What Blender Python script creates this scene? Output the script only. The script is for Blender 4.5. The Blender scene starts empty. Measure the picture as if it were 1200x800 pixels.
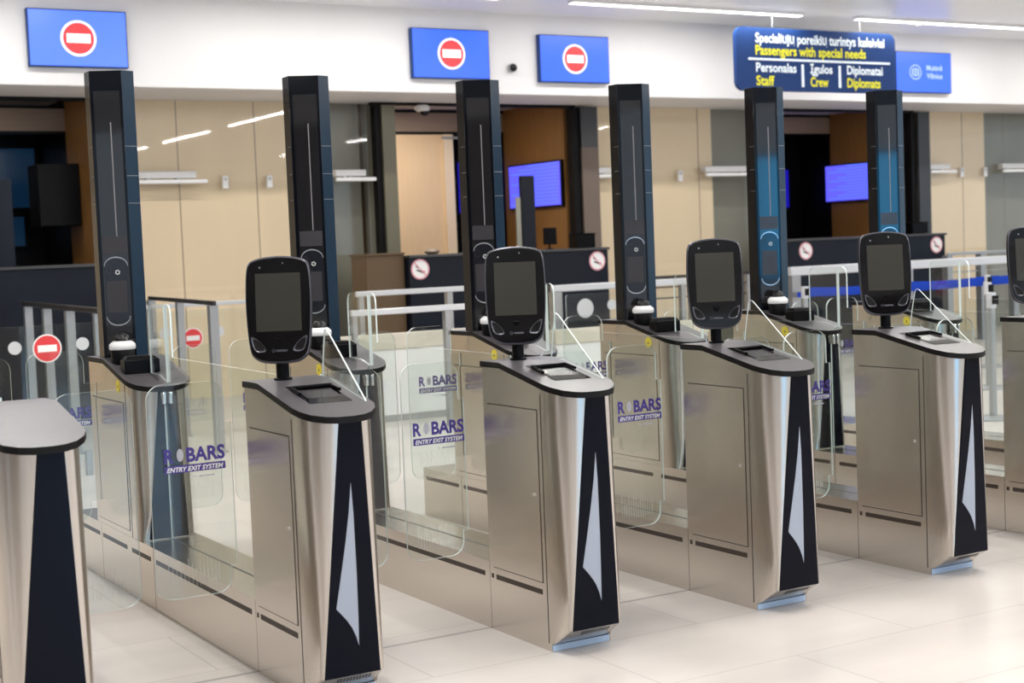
import bpy, math, random
from mathutils import Vector, Matrix
random.seed(4)
S = bpy.context.scene
COL = S.collection
PI = math.pi

# ------------------------------------------------------------------ camera
cam_d = bpy.data.cameras.new('camera'); cam = bpy.data.objects.new('camera', cam_d); COL.objects.link(cam)
F_PX = 1760.8
cam_d.sensor_width = 36.0; cam_d.lens = F_PX / 1200 * 36.0
def _n(v): return Vector(v).normalized()
_X = _n((2971, -231, F_PX)); _Y = _n((-1049, -70, F_PX)); _Y = (_Y - _X * _Y.dot(_X)).normalized(); _Z = _X.cross(_Y)
if _Z.y > 0: _Z = -_Z
right = Vector((_X.x, _Y.x, _Z.x)); down = Vector((_X.y, _Y.y, _Z.y)); fwd = Vector((_X.z, _Y.z, _Z.z))
m = Matrix((right, -down, -fwd)).transposed().to_4x4(); m.translation = Vector((0, 0, 1.55))
cam.matrix_world = m
cam_d.clip_start = 0.05; cam_d.clip_end = 200
cam_d.dof.use_dof = True; cam_d.dof.focus_distance = 6.6; cam_d.dof.aperture_fstop = 3.6
S.camera = cam

# ------------------------------------------------------------------ world, exposure
W = bpy.data.worlds.new('world'); S.world = W; W.use_nodes = True
wn = W.node_tree; bg = wn.nodes['Background']
bg.inputs['Color'].default_value = (0.70, 0.85, 1.0, 1); bg.inputs['Strength'].default_value = 0.95
S.view_settings.view_transform = 'Standard'; S.view_settings.look = 'None'
S.view_settings.gamma = 1; S.view_settings.exposure = 0.22; S.view_settings.use_curve_mapping = False
LAMP_POWER = 50.0
S.cycles.max_bounces = 10; S.cycles.transparent_max_bounces = 24
S.cycles.caustics_reflective = False; S.cycles.caustics_refractive = False
S.cycles.sample_clamp_indirect = 4.0

# ------------------------------------------------------------------ materials
def lin(c):
    return tuple(((x/255)/12.92 if x/255 <= .04045 else ((x/255+.055)/1.055)**2.4) for x in c) + (1,)
def mat(name, col, rough=.5, metal=0, spec=.5, emis=None, es=0, coat=0):
    m = bpy.data.materials.new(name); m.use_nodes = True
    b = m.node_tree.nodes['Principled BSDF']
    b.inputs['Base Color'].default_value = col if len(col) == 4 else tuple(col)+(1,)
    b.inputs['Roughness'].default_value = rough; b.inputs['Metallic'].default_value = metal
    b.inputs['Specular IOR Level'].default_value = spec; b.inputs['Coat Weight'].default_value = coat
    b.inputs['Coat Roughness'].default_value = .04
    if emis:
        b.inputs['Emission Color'].default_value = emis; b.inputs['Emission Strength'].default_value = es
    return m
def noise_tint(m, amount=.06, scale=(1, 1, 1), nscale=8, bump=0, rvar=0, detail=3):
    nt = m.node_tree; N = nt.nodes; L = nt.links; b = N['Principled BSDF']
    tc = N.new('ShaderNodeTexCoord'); mp = N.new('ShaderNodeMapping'); no = N.new('ShaderNodeTexNoise')
    mp.inputs['Scale'].default_value = scale; no.inputs['Scale'].default_value = nscale; no.inputs['Detail'].default_value = detail
    L.new(tc.outputs['Object'], mp.inputs[0]); L.new(mp.outputs[0], no.inputs[0])
    c = b.inputs['Base Color'].default_value[:]
    r = N.new('ShaderNodeMapRange'); r.inputs['To Min'].default_value = 1-amount; r.inputs['To Max'].default_value = 1+amount
    r.inputs['From Min'].default_value = .3; r.inputs['From Max'].default_value = .7
    L.new(no.outputs['Fac'], r.inputs['Value'])
    mx = N.new('ShaderNodeMix'); mx.data_type = 'RGBA'; mx.blend_type = 'MULTIPLY'; mx.inputs[0].default_value = 1
    mx.inputs[6].default_value = c; L.new(r.outputs[0], mx.inputs[7]); L.new(mx.outputs[2], b.inputs['Base Color'])
    if rvar:
        r2 = N.new('ShaderNodeMapRange'); ro = b.inputs['Roughness'].default_value
        r2.inputs['To Min'].default_value = ro-rvar; r2.inputs['To Max'].default_value = ro+rvar
        r2.inputs['From Min'].default_value = .3; r2.inputs['From Max'].default_value = .7
        L.new(no.outputs['Fac'], r2.inputs['Value']); L.new(r2.outputs[0], b.inputs['Roughness'])
    if bump:
        bp = N.new('ShaderNodeBump'); bp.inputs['Strength'].default_value = bump; bp.inputs['Distance'].default_value = .001
        L.new(no.outputs['Fac'], bp.inputs['Height']); L.new(bp.outputs[0], b.inputs['Normal'])
    return m
M = {}
M['steel'] = noise_tint(mat('brushed_steel', (.66, .61, .555), .24, 1), .012, (30, 30, .6), 3, 0, 0)
M['steel_dark'] = mat('steel_gap', (.03, .025, .02), .5)
M['slot'] = mat('slot', (.035, .022, .015), .5)
M['lid'] = noise_tint(mat('lid_laminate', (.085, .08, .088), .33, 0, .5), .05, (1, 1, 1), 30)
M['lid_pale'] = noise_tint(mat('lid_pale_laminate', (.115, .11, .122), .42, 0, .25), .03, (1, 1, 1), 30)
M['lid_edge'] = mat('lid_edge', (.004, .0035, .0035), .45, 0, .2)
M['panel'] = mat('black_panel', (.002, .003, .008), .12, 0, .12)
M['arrow'] = mat('arrow_film', (.34, .38, .46), .4)
M['foot'] = mat('kick_strip', (.46, .60, .80), .25, 0, .5)
M['vent'] = mat('vent', (.03, .03, .035), .4)
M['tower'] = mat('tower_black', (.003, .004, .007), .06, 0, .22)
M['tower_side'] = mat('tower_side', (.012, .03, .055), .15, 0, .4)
M['tower_inset'] = mat('tower_inset', (.012, .0115, .013), .05, 0, .6)
M['tower_block'] = mat('tower_block', (.045, .042, .046), .2, 0, .3)
M['tower_lens'] = mat('tower_lens', (.012, .013, .018), .06, 0, .4)
M['ring'] = mat('silver_ring', (.6, .6, .62), .25, 1)
M['lightbar'] = mat('light_bar', (.20, .19, .20), .4, 0)
M['olive'] = mat('glass_edge_olive', (.16, .15, .10), .3)
M['kiosk'] = mat('terminal_black', (.006, .0055, .006), .28, 0, .3)
M['kiosk_face'] = mat('terminal_glass', (.004, .0035, .004), .05, 0, .4)
M['kiosk_rim'] = mat('terminal_rim', (.10, .10, .12), .25, .4)
M['screen_off'] = mat('screen_off', (.038, .037, .030), .06, 0, .5)
M['well'] = mat('button_well', (.008, .0075, .0075), .45, 0, .12)
M['white_plastic'] = mat('white_plastic', (.82, .83, .84), .3)
M['black_plastic'] = mat('black_plastic', (.003, .003, .004), .3, 0, .12)
M['dome'] = mat('dome', (.006, .006, .008), .05, 0, .4)
M['yellow'] = mat('yellow_label', lin((232, 212, 60)), .5)
M['ink'] = mat('ink', (.02, .02, .02), .5)
M['logo'] = mat('logo_violet', lin((72, 58, 140)), .5)
M['logo_pale'] = mat('logo_pale', (.50, .50, .56), .5)
M['white'] = mat('white_mark', (.9, .9, .9), .5)
M['chrome'] = mat('chrome', (.75, .75, .75), .12, 1)
M['etch'] = mat('etched_line', (.55, .6, .62), .5)
def glass(name, tint, refl=.06, rough=.02):
    m = bpy.data.materials.new(name); m.use_nodes = True; nt = m.node_tree; N = nt.nodes; L = nt.links
    N.remove(N['Principled BSDF']); o = N['Material Output']
    t = N.new('ShaderNodeBsdfTransparent'); t.inputs[0].default_value = tint
    g = N.new('ShaderNodeBsdfGlossy'); g.inputs['Roughness'].default_value = rough; g.inputs[0].default_value = (1, 1, 1, 1)
    lw = N.new('ShaderNodeLayerWeight'); lw.inputs['Blend'].default_value = .5
    pw = N.new('ShaderNodeMath'); pw.operation = 'POWER'; pw.inputs[1].default_value = 5; L.new(lw.outputs['Facing'], pw.inputs[0])
    fr = N.new('ShaderNodeMath'); fr.operation = 'MULTIPLY_ADD'; fr.inputs[1].default_value = .75; fr.inputs[2].default_value = refl*.5; L.new(pw.outputs[0], fr.inputs[0])
    mx = N.new('ShaderNodeMixShader'); L.new(fr.outputs[0], mx.inputs[0]); L.new(t.outputs[0], mx.inputs[1]); L.new(g.outputs[0], mx.inputs[2])
    L.new(mx.outputs[0], o.inputs[0]); return m
M['glass'] = glass('pane_glass', (.955, .975, .968, 1))
M['glass_wall'] = glass('wall_glass', (.97, .97, .965, 1))
M['glass_dark'] = glass('dark_glass', (.80, .80, .76, 1))
M['glass_edge'] = mat('glass_edge', (.72, .80, .78), .15, 0, .8, emis=None)
# setting
def floor_mat():
    m = mat('floor_tiles', lin((226, 220, 214)), .28, 0, .45); nt = m.node_tree; N = nt.nodes; L = nt.links; b = N['Principled BSDF']
    tc = N.new('ShaderNodeTexCoord')
    no = N.new('ShaderNodeTexNoise'); no.inputs['Scale'].default_value = 1.1; no.inputs['Detail'].default_value = 6
    mp0 = N.new('ShaderNodeMapping'); mp0.inputs['Scale'].default_value = (.8, 2.2, 1); L.new(tc.outputs['Object'], mp0.inputs[0]); L.new(mp0.outputs[0], no.inputs[0])
    cr = N.new('ShaderNodeMix'); cr.data_type = 'RGBA'; cr.inputs[6].default_value = (.55, .512, .49, 1); cr.inputs[7].default_value = (.69, .64, .605, 1)
    mr = N.new('ShaderNodeMapRange'); mr.inputs['From Min'].default_value = .38; mr.inputs['From Max'].default_value = .58
    n2 = N.new('ShaderNodeTexNoise'); n2.inputs['Scale'].default_value = .42; n2.inputs['Detail'].default_value = 2; L.new(mp0.outputs[0], n2.inputs[0])
    av = N.new('ShaderNodeMath'); av.operation = 'MULTIPLY_ADD'; av.inputs[1].default_value = .45; L.new(no.outputs['Fac'], av.inputs[0])
    h2 = N.new('ShaderNodeMath'); h2.operation = 'MULTIPLY'; h2.inputs[1].default_value = .55; L.new(n2.outputs['Fac'], h2.inputs[0]); L.new(h2.outputs[0], av.inputs[2])
    L.new(av.outputs[0], mr.inputs[0]); L.new(mr.outputs[0], cr.inputs[0])
    mp = N.new('ShaderNodeMapping'); mp.inputs['Location'].default_value = (.55, -4.79, 0); L.new(tc.outputs['Object'], mp.inputs[0])
    br = N.new('ShaderNodeTexBrick'); br.inputs['Scale'].default_value = 1; br.inputs['Brick Width'].default_value = 1.2; br.inputs['Row Height'].default_value = .6
    br.inputs['Mortar Size'].default_value = .003; br.inputs['Color1'].default_value = (1, 1, 1, 1); br.inputs['Color2'].default_value = (.97, .97, .97, 1); br.inputs['Mortar'].default_value = (.72, .72, .72, 1)
    L.new(mp.outputs[0], br.inputs['Vector'])
    mu = N.new('ShaderNodeMix'); mu.data_type = 'RGBA'; mu.blend_type = 'MULTIPLY'; mu.inputs[0].default_value = 1
    L.new(cr.outputs[2], mu.inputs[6]); L.new(br.outputs['Color'], mu.inputs[7]); L.new(mu.outputs[2], b.inputs['Base Color'])
    return m
M['floor'] = floor_mat()
M['joint'] = mat('floor_joint', (.36, .345, .33), .4)
M['plaster'] = noise_tint(mat('white_wall', (.88, .88, .885), .6), .015, (1, 1, 1), 2)
M['ceiling'] = noise_tint(mat('ceiling_panels', (.95, .98, 1.0), .28), .01, (1, 1, 1), 2)
M['soffit'] = mat('soffit', (.60, .59, .57), .6)
M['beige'] = noise_tint(mat('beige_panel', (.96, .79, .55), .45), .02, (1, 1, .2), 3)
M['taupe'] = mat('taupe_wall', (.11, .095, .085), .5)
M['greige'] = noise_tint(mat('grey_panel', lin((150, 150, 138)), .4), .05, (1, 1, .3), 2)
M['wood'] = noise_tint(mat('oak_veneer', lin((140, 100, 54)), .4), .12, (14, 14, .8), 3)
M['wood_beam'] = noise_tint(mat('beam_veneer', lin((150, 130, 114)), .5), .06, (1, 1, 14), 3)
M['door_leaf'] = noise_tint(mat('maple_door', lin((238, 207, 165)), .45), .03, (12, 12, .6), 3)
M['brown'] = mat('brown_desk', lin((92, 72, 48)), .5)
M['dark'] = mat('black_frame', (.004, .0035, .004), .4, 0, .15)
M['navy'] = mat('navy_counter', (.005, .008, .016), .35, 0, .25)
M['navy_top'] = mat('counter_top', (.05, .05, .055), .4)
M['grey_metal'] = mat('grey_metal', (.42, .43, .44), .35, .7)
M['white_rail'] = mat('pale_rail', (.66, .68, .71), .3, .3)
M['dark_rail'] = mat('dark_rail', (.035, .03, .028), .35)
M['belt'] = mat('blue_belt', lin((8, 56, 165)), .6, 0, .2)
M['red'] = mat('sign_red', lin((224, 62, 66)), .5)
M['pale'] = mat('pale_disc', (.58, .61, .63), .5)
M['blue_led'] = mat('blue_display', (.03, .06, .4), .3, 0, .5, lin((40, 98, 238)), 1.0)
M['blue_led_pale'] = mat('blue_display_pale', (.03, .06, .4), .3, 0, .5, lin((88, 130, 255)), 1.0)
M['violet_led'] = mat('flight_display', (.03, .03, .3), .3, 0, .5, lin((96, 92, 255)), 1.05)
M['deep_led'] = mat('deep_blue_display', (.01, .01, .1), .3, 0, .5, lin((24, 18, 170)), .8)
M['red_led'] = mat('display_red', (.3, .02, .02), .3, 0, .5, lin((238, 62, 68)), 1)
M['white_led'] = mat('display_white', (.5, .5, .5), .3, 0, .5, (1, 1, 1, 1), 1)
M['pink_led'] = mat('display_white_ring', (.5, .5, .5), .3, 0, .5, lin((225, 218, 245)), 1)
M['logo_led'] = mat('display_pale', (.3, .3, .5), .3, 0, .5, lin((150, 185, 255)), 1)
M['sign_navy'] = mat('sign_navy', lin((30, 66, 128)), .5, 0, .3)
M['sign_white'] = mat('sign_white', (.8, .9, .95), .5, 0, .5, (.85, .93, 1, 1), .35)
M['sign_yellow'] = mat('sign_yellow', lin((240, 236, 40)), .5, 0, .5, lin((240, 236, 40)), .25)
M['lamp'] = mat('lamp_diffuser', (1, 1, 1), .5, 0, .5, (1, .98, .95, 1), 5)
M['pink'] = mat('sign_pink_ring', lin((226, 160, 172)), .5)

# ------------------------------------------------------------------ mesh helpers
class MB:
    def __init__(s): s.v = []; s.f = []; s.mi = []; s.mats = []
    def _m(s, m):
        if m is None: m = 'steel'
        if m not in s.mats: s.mats.append(m)
        return s.mats.index(m)
    def add(s, vs, fs, m):
        o = len(s.v); k = s._m(m); s.v += [tuple(v) for v in vs]
        for f in fs: s.f.append(tuple(i+o for i in f)); s.mi.append(k)
        return s
    def box(s, x0, x1, y0, y1, z0, z1, m, rot=None):
        vs = [(x, y, z) for x in (x0, x1) for y in (y0, y1) for z in (z0, z1)]
        if rot is not None:
            c = Vector(((x0+x1)/2, (y0+y1)/2, (z0+z1)/2)); vs = [c + rot @ (Vector(v)-c) for v in vs]
        return s.add(vs, [(0, 1, 3, 2), (4, 6, 7, 5), (0, 4, 5, 1), (2, 3, 7, 6), (0, 2, 6, 4), (1, 5, 7, 3)], m)
    def slab(s, poly, axis, a, b, m, edge=None):
        """extrude a 2-D outline between a and b along axis: 'y' outline=(x,z); 'x' outline=(y,z); 'z' outline=(x,y)"""
        def P(p, t): return {'y': (p[0], t, p[1]), 'x': (t, p[0], p[1]), 'z': (p[0], p[1], t)}[axis]
        n = len(poly); vs = [P(p, a) for p in poly] + [P(p, b) for p in poly]
        s.add(vs, [tuple(range(n)), tuple(range(2*n-1, n-1, -1))], m)
        s.add(vs, [(i, (i+1) % n, n+(i+1) % n, n+i) for i in range(n)], edge or m); return s
    def cyl(s, p, q, r, m, n=16, r2=None, caps=True):
        p = Vector(p); q = Vector(q); d = (q-p).normalized(); u = d.orthogonal().normalized(); w = d.cross(u); r2 = r if r2 is None else r2
        vs = [p+(u*math.cos(t)+w*math.sin(t))*r for t in [2*PI*i/n for i in range(n)]] + [q+(u*math.cos(t)+w*math.sin(t))*r2 for t in [2*PI*i/n for i in range(n)]]
        fs = [(i, (i+1) % n, n+(i+1) % n, n+i) for i in range(n)]
        if caps: fs += [tuple(range(n-1, -1, -1)), tuple(range(n, 2*n))]
        return s.add(vs, fs, m)
    def lathe(s, c, prof, m, n=28):
        vs = []; fs = []; k = len(prof)
        for r, z in prof:
            for i in range(n): t = 2*PI*i/n; vs.append((c[0]+r*math.cos(t), c[1]+r*math.sin(t), c[2]+z))
        for j in range(k-1):
            for i in range(n): fs.append((j*n+i, j*n+(i+1) % n, (j+1)*n+(i+1) % n, (j+1)*n+i))
        fs.append(tuple(range(n-1, -1, -1))); fs.append(tuple((k-1)*n+i for i in range(n)))
        return s.add(vs, fs, m)
    def tube(s, pts, r, m, n=10):
        for a, b in zip(pts, pts[1:]): s.cyl(a, b, r, m, n)
        return s
    def build(s, name, parent=None, off=(0, 0, 0), sharp=35, bevel=0, xf=None):
        me = bpy.data.meshes.new(name)
        vs = [Vector(v) for v in s.v]
        if xf is not None: vs = [xf @ v for v in vs]
        vs = [(v[0]-off[0], v[1]-off[1], v[2]-off[2]) for v in vs]
        me.from_pydata(vs, [], s.f); me.update()
        for k in s.mats: me.materials.append(M[k])
        for p, i in zip(me.polygons, s.mi): p.material_index = i
        import bmesh
        b = bmesh.new(); b.from_mesh(me); bmesh.ops.remove_doubles(b, verts=b.verts, dist=1e-5); bmesh.ops.recalc_face_normals(b, faces=b.faces); b.to_mesh(me); b.free()
        me.shade_smooth(); me.set_sharp_from_angle(angle=math.radians(sharp))
        o = bpy.data.objects.new(name, me); COL.objects.link(o)
        if parent: o.parent = parent
        if bevel:
            md = o.modifiers.new('bevel', 'BEVEL'); md.width = bevel; md.segments = 2; md.limit_method = 'ANGLE'
        return o
def thing(name, label, cat, loc, group=None, rz=0):
    o = bpy.data.objects.new(name, None); COL.objects.link(o); o.location = loc; o.rotation_euler = (0, 0, rz)
    o['label'] = label; o['category'] = cat
    if group: o['group'] = group
    o.empty_display_size = .1
    return o
def tag(o, label, cat, group=None):
    o['label'] = label; o['category'] = cat
    if group: o['group'] = group
    return o
def struct(o): o['kind'] = 'structure'; return o
def copy_tree(o, parent=None):
    c = o.copy(); COL.objects.link(c); c.parent = parent
    for ch in [x for x in KIDS.get(o.name, [])]: copy_tree(ch, c)
    return c
KIDS = {}
def index_kids():
    KIDS.clear()
    for o in bpy.data.objects:
        if o.parent: KIDS.setdefault(o.parent.name, []).append(o)
def text_add(mb, s, size, m, place, align='LEFT', bold=0.0, depth=.001, width=None, shear=0):
    """writes s; place maps (u, v, d) -> world point; width: fit the line to that length"""
    c = bpy.data.curves.new('t', 'FONT'); c.body = s; c.size = size; c.align_x = 'LEFT'; c.offset = bold*size; c.resolution_u = 3; c.shear = shear
    o = bpy.data.objects.new('t', c); COL.objects.link(o)
    bpy.context.view_layer.update()
    me = bpy.data.meshes.new_from_object(o.evaluated_get(bpy.context.evaluated_depsgraph_get()))
    xs = [v.co.x for v in me.vertices] or [0]; x0, x1 = min(xs), max(xs); k = (width/(x1-x0)) if width else 1
    w = (x1-x0)*k; sh = {'LEFT': 0, 'CENTER': -w/2, 'RIGHT': -w}[align]
    vs = [place((v.co.x-x0)*k+sh, v.co.y, depth) for v in me.vertices]
    mb.add(vs, [tuple(p.vertices) for p in me.polygons], m)
    bpy.data.objects.remove(o); bpy.data.meshes.remove(me); bpy.data.curves.remove(c)
    return w
def rrect(x0, x1, z0, z1, r, n=6, corners=(1, 1, 1, 1)):
    """corners: bl, br, tr, tl"""
    P = []
    for (cx, cz, a0, on, px, pz) in ((x0+r, z0+r, PI, corners[0], x0, z0), (x1-r, z0+r, 1.5*PI, corners[1], x1, z0), (x1-r, z1-r, 0, corners[2], x1, z1), (x0+r, z1-r, .5*PI, corners[3], x0, z1)):
        if on: P += [(cx+r*math.cos(a0+i*PI/2/n), cz+r*math.sin(a0+i*PI/2/n)) for i in range(n+1)]
        else: P.append((px, pz))
    return P
def disc_add(mb, c, r, axis, m, t=.001, n=28, sx=1):
    """flat disc facing -axis ('y' faces -Y)"""
    pts = [(c[0]+sx*r*math.cos(2*PI*i/n), c[1 if axis == 'z' else 2]+r*math.sin(2*PI*i/n)) for i in range(n)] if axis != 'x' else [(c[1]+r*math.cos(2*PI*i/n), c[2]+r*math.sin(2*PI*i/n)) for i in range(n)]
    a = {'y': c[1], 'x': c[0], 'z': c[2]}[axis]
    mb.slab(pts, axis, a-t, a, m)

# ------------------------------------------------------------------ lamps in the ceiling
CEIL = 4.2
def lamp(name, x0, x1, y0, y1, label, group, k=1.0):
    t = thing(name, label, 'ceiling light', ((x0+x1)/2, (y0+y1)/2, CEIL-.03), group)
    off = t.location
    b = MB(); b.box(x0-.015, x1+.015, y0-.015, y1+.015, CEIL-.03, CEIL-.001, 'white_plastic'); b.build('housing', t, off)
    b = MB(); b.box(x0, x1, y0, y1, CEIL-.036, CEIL-.0305, 'lamp'); b.build('diffuser', t, off)
    ld = bpy.data.lights.new('lamp_light', 'AREA'); ld.shape = 'RECTANGLE'; ld.size = x1-x0; ld.size_y = y1-y0
    ld.energy = k*LAMP_POWER*((x1-x0)*(y1-y0))/.18; ld.color = (1, .965, .92)
    lo = bpy.data.objects.new('lamp_light', ld); COL.objects.link(lo); lo.parent = t; lo.location = (0, 0, -.012)
XL = [(9.16, 12.45, 'long white linear ceiling light left of the hanging sign top'), (13.37, 16.66, 'long white linear ceiling light at the top right corner'), (4.95, 8.24, 'linear ceiling light along the back wall, above the middle screens'), (.74, 4.03, 'linear ceiling light along the back wall, above the left screen'), (17.58, 20.87, 'linear ceiling light along the back wall, past the right end')]
for x0, x1, lb in XL: lamp('ceiling_light', x0, x1, 13.86, 13.94, lb, 'linear ceiling lights', .45)
for x in (-2.2, 2.1, 6.4, 10.7, 15.2, 19.6):
    for y0 in (-5.2, -1.0, 3.2, 7.6):
        lamp('ceiling_light', x-.04, x+.04, y0, y0+3.0, 'linear ceiling light running front to back over the hall, seen only as a reflection', 'linear hall lights running front to back')

# ------------------------------------------------------------------ room shell
b = MB(); b.box(-14, 34, -9, 19, -.2, 0, 'floor'); struct(b.build('floor'))
b = MB()
b.box(-14, 34, 5.265, 5.283, .0002, .0008, 'joint')
struct(b.build('trim_1'))
b = MB(); b.box(-14, 34, -9, 14.9, CEIL, CEIL+.15, 'ceiling'); struct(b.build('ceiling'))
b = MB()
b.box(-14, 34, 14.9, 16.15, 3.28, CEIL+.15, 'plaster')
struct(b.build('wall_back_bulkhead', bevel=.01))
b = MB(); b.box(-14, 34, 18.6, 18.8, -.2, 4.4, 'greige'); b.box(-14, 34, 16.15, 18.8, 3.5, 3.6, 'plaster'); struct(b.build('wall_back'))
# wall behind the camera with tall glazed openings between piers
b = MB()
b.box(-14, 34, -9.2, -9, 0, .5, 'plaster'); b.box(-14, 34, -9.2, -9, 3.7, 4.35, 'plaster')
for x0, x1 in ((-14, -8.5), (-6.5, -3.5), (-2.0, 1.5), (8.4, 8.8), (9.2, 10.5), (12.5, 17), (19, 24), (27, 34)): b.box(x0, x1, -9.2, -9, .5, 3.7, 'taupe')
struct(b.build('wall_front'))
b = MB(); b.box(-12.2, -12, -9, 2.0, 0, CEIL, 'taupe'); b.box(-12.2, -12, 2.0, 4.5, 0, .9, 'taupe'); b.box(-12.2, -12, 4.5, 9.5, 0, CEIL, 'taupe'); b.box(-12.2, -12, 9.5, 12.5, 0, .9, 'taupe'); b.box(-12.2, -12, 12.5, 19, 0, CEIL, 'taupe'); struct(b.build('wall_left'))

t = thing('reflection_glow_panel', 'added blue glowing panel opposite the gates, mirrored in the two rightmost towers', 'screen', (5.7, -8.9, .8))  # added glowing panel, there only to put a blue reflection in the towers
b = MB(); b.box(4.2, 7.2, -8.99, -8.92, .8, 2.9, 'dark'); b.box(4.6, 4.8, -8.99, -8.95, 0, .8, 'dark'); b.box(6.6, 6.8, -8.99, -8.95, 0, .8, 'dark'); b.build('case', t, t.location)
M['reflection_glow'] = mat('cyan_reflection_glow', (.02, .1, .2), .3, 0, .5, lin((70, 175, 235)), 5)
b = MB(); b.box(4.25, 7.15, -8.918, -8.915, .85, 2.85, 'reflection_glow'); b.build('display', t, t.location)

# panelled stretches between the booths: beige then grey, glazed on the hall side
SECT = [(-14, -14, 1.62, None), (4.46, 7.19, 7.66, 1), (10.72, 12.75, 13.78, 2), (16.62, 18.0, 19.6, 3), (19.6, 34, 34, None)]
for k, (a, c, d, g) in enumerate(SECT):
    b = MB()
    if c > a: b.box(a, c, 16.06, 16.14, 0, 3.5, 'beige')
    if g is None and c <= a: b.box(a, d, 16.06, 16.14, 0, 3.5, 'beige')
    if d > c and g: b.box(c, d, 16.30, 16.35, 0, 3.5, 'greige'); b.box(c-.02, c, 16.14, 16.30, 0, 3.5, 'beige')
    if g:  # panel joints
        for jx in (a+.9, a+1.8): b.box(jx-.004, jx+.004, 16.056, 16.06, 0, 3.28, 'wood_beam')
    struct(b.build('wall_panel_%d' % (k+1)))
for k, (x0, x1) in enumerate(((4.5, 7.62), (10.74, 13.74), (16.66, 19.6))):
    b = MB(); b.slab([(x0, .02), (x1, .02), (x1, 3.279), (x0, 3.279)], 'y', 15.995, 16.007, 'glass_wall', 'glass_edge'); struct(b.build('window_%d' % (k+1)))

# booths: (left X, right X)
def booth(k, xl, xr, door, sidescreen):
    YE = 17.0 if k == 1 else 17.6
    b = MB()
    b.box(xl, xr, 18.3, 18.4, 0, 3.5, 'dark'); b.box(xl, xr, 16.0, 18.4, 3.375, 3.42, 'soffit')
    struct(b.build('wall_booth_%d_back' % k))
    b = MB(); b.box(xr, xr+.05, 16.1, YE, 0, 3.375, 'wood'); b.box(xr, xr+.05, YE, 18.4, 0, 3.375, 'dark'); struct(b.build('wall_booth_%d_right' % k))
    b = MB(); b.box(xl-.05, xl, 16.36, 18.4, 0, 3.375, 'wood'); b.box(xl-.05, xl, 16.02, 16.36, 0, 3.375, 'greige'); struct(b.build('wall_booth_%d_left' % k))
    b = MB(); by = YE; zb = 3.02 if k == 1 else 3.085; zt = zb+.25; b.box(xl, xr, by, by+.1, zb, zt, 'wood_beam'); b.box(xl, xr, by-.02, by, zt, zt+.03, 'dark'); b.box(xl, xr, by-.02, by+.1, zb-.03, zb, 'dark'); struct(b.build('trim_%d' % (k+1)))
    b = MB(); b.box(xl-.12, xr+.06, 15.9, 16.0, 3.245, 3.28, 'dark')
    b.box(xr, xr+.10, 15.9, 16.02, 0, 3.245, 'dark'); b.box(xl-.09, xl+.01, 15.9, 16.02, 0, 3.245, 'dark')
    struct(b.build('trim_%d' % (k+5)))
    ld = bpy.data.lights.new('booth_light', 'AREA'); ld.shape = 'RECTANGLE'; ld.size = 1.2; ld.size_y = .3; ld.energy = 24 if door else 10; ld.color = (1, .94, .85)
    t = thing('booth_ceiling_light', 'flat ceiling light inside the %s booth' % ('left', 'middle', 'right')[k-1], 'ceiling light', ((xl+xr)/2-.5, 16.5, 3.375), 'booth ceiling lights')
    q = MB(); q.box(t.location.x-.62, t.location.x+.62, 16.33, 16.67, 3.352, 3.375, 'white_plastic'); q.build('housing', t, t.location)
    lo = bpy.data.objects.new('booth_light', ld); COL.objects.link(lo); lo.parent = t; lo.location = (0, 0, -.028)
booth(1, 1.75, 4.40, False, False)
booth(2, 7.78, 10.42, True, True)
booth(3, 13.85, 16.30, False, True)
# middle booth: open maple door and its frame, on the beam line
d = thing('booth_door', 'pale maple door leaf standing in the middle booth', 'door', (9.1, 17.6, 0))
q = MB(); q.box(8.2, 9.48, 17.60, 17.65, 0, 3.05, 'door_leaf'); q.build('leaf', d, d.location)
q = MB(); q.box(9.48, 9.62, 17.56, 17.68, 0, 3.05, 'beige'); q.build('frame', d, d.location)
q = MB(); q.box(9.45, 9.72, 17.54, 17.56, 2.99, 3.02, 'grey_metal'); q.build('door_closer', d, d.location)
# pillar-coloured strip left of the middle booth, dark return panels right of each booth
b = MB(); b.box(7.76, 7.93, 15.86, 15.9, 0, 3.245, 'olive'); struct(b.build('trim_12'))
M['return'] = mat('charcoal_return', (.045, .048, .055), .3)
M['return_brown'] = mat('brown_return', lin((112, 98, 88)), .45)
b = MB(); b.box(10.53, 10.78, 15.86, 15.9, 2.75, 3.26, 'return'); b.box(10.53, 10.78, 15.86, 15.9, 0, 2.75, 'return_brown'); struct(b.build('trim_13'))
b = MB(); b.box(16.41, 16.64, 15.86, 15.9, 0, 3.26, 'return'); struct(b.build('trim_14'))

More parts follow.
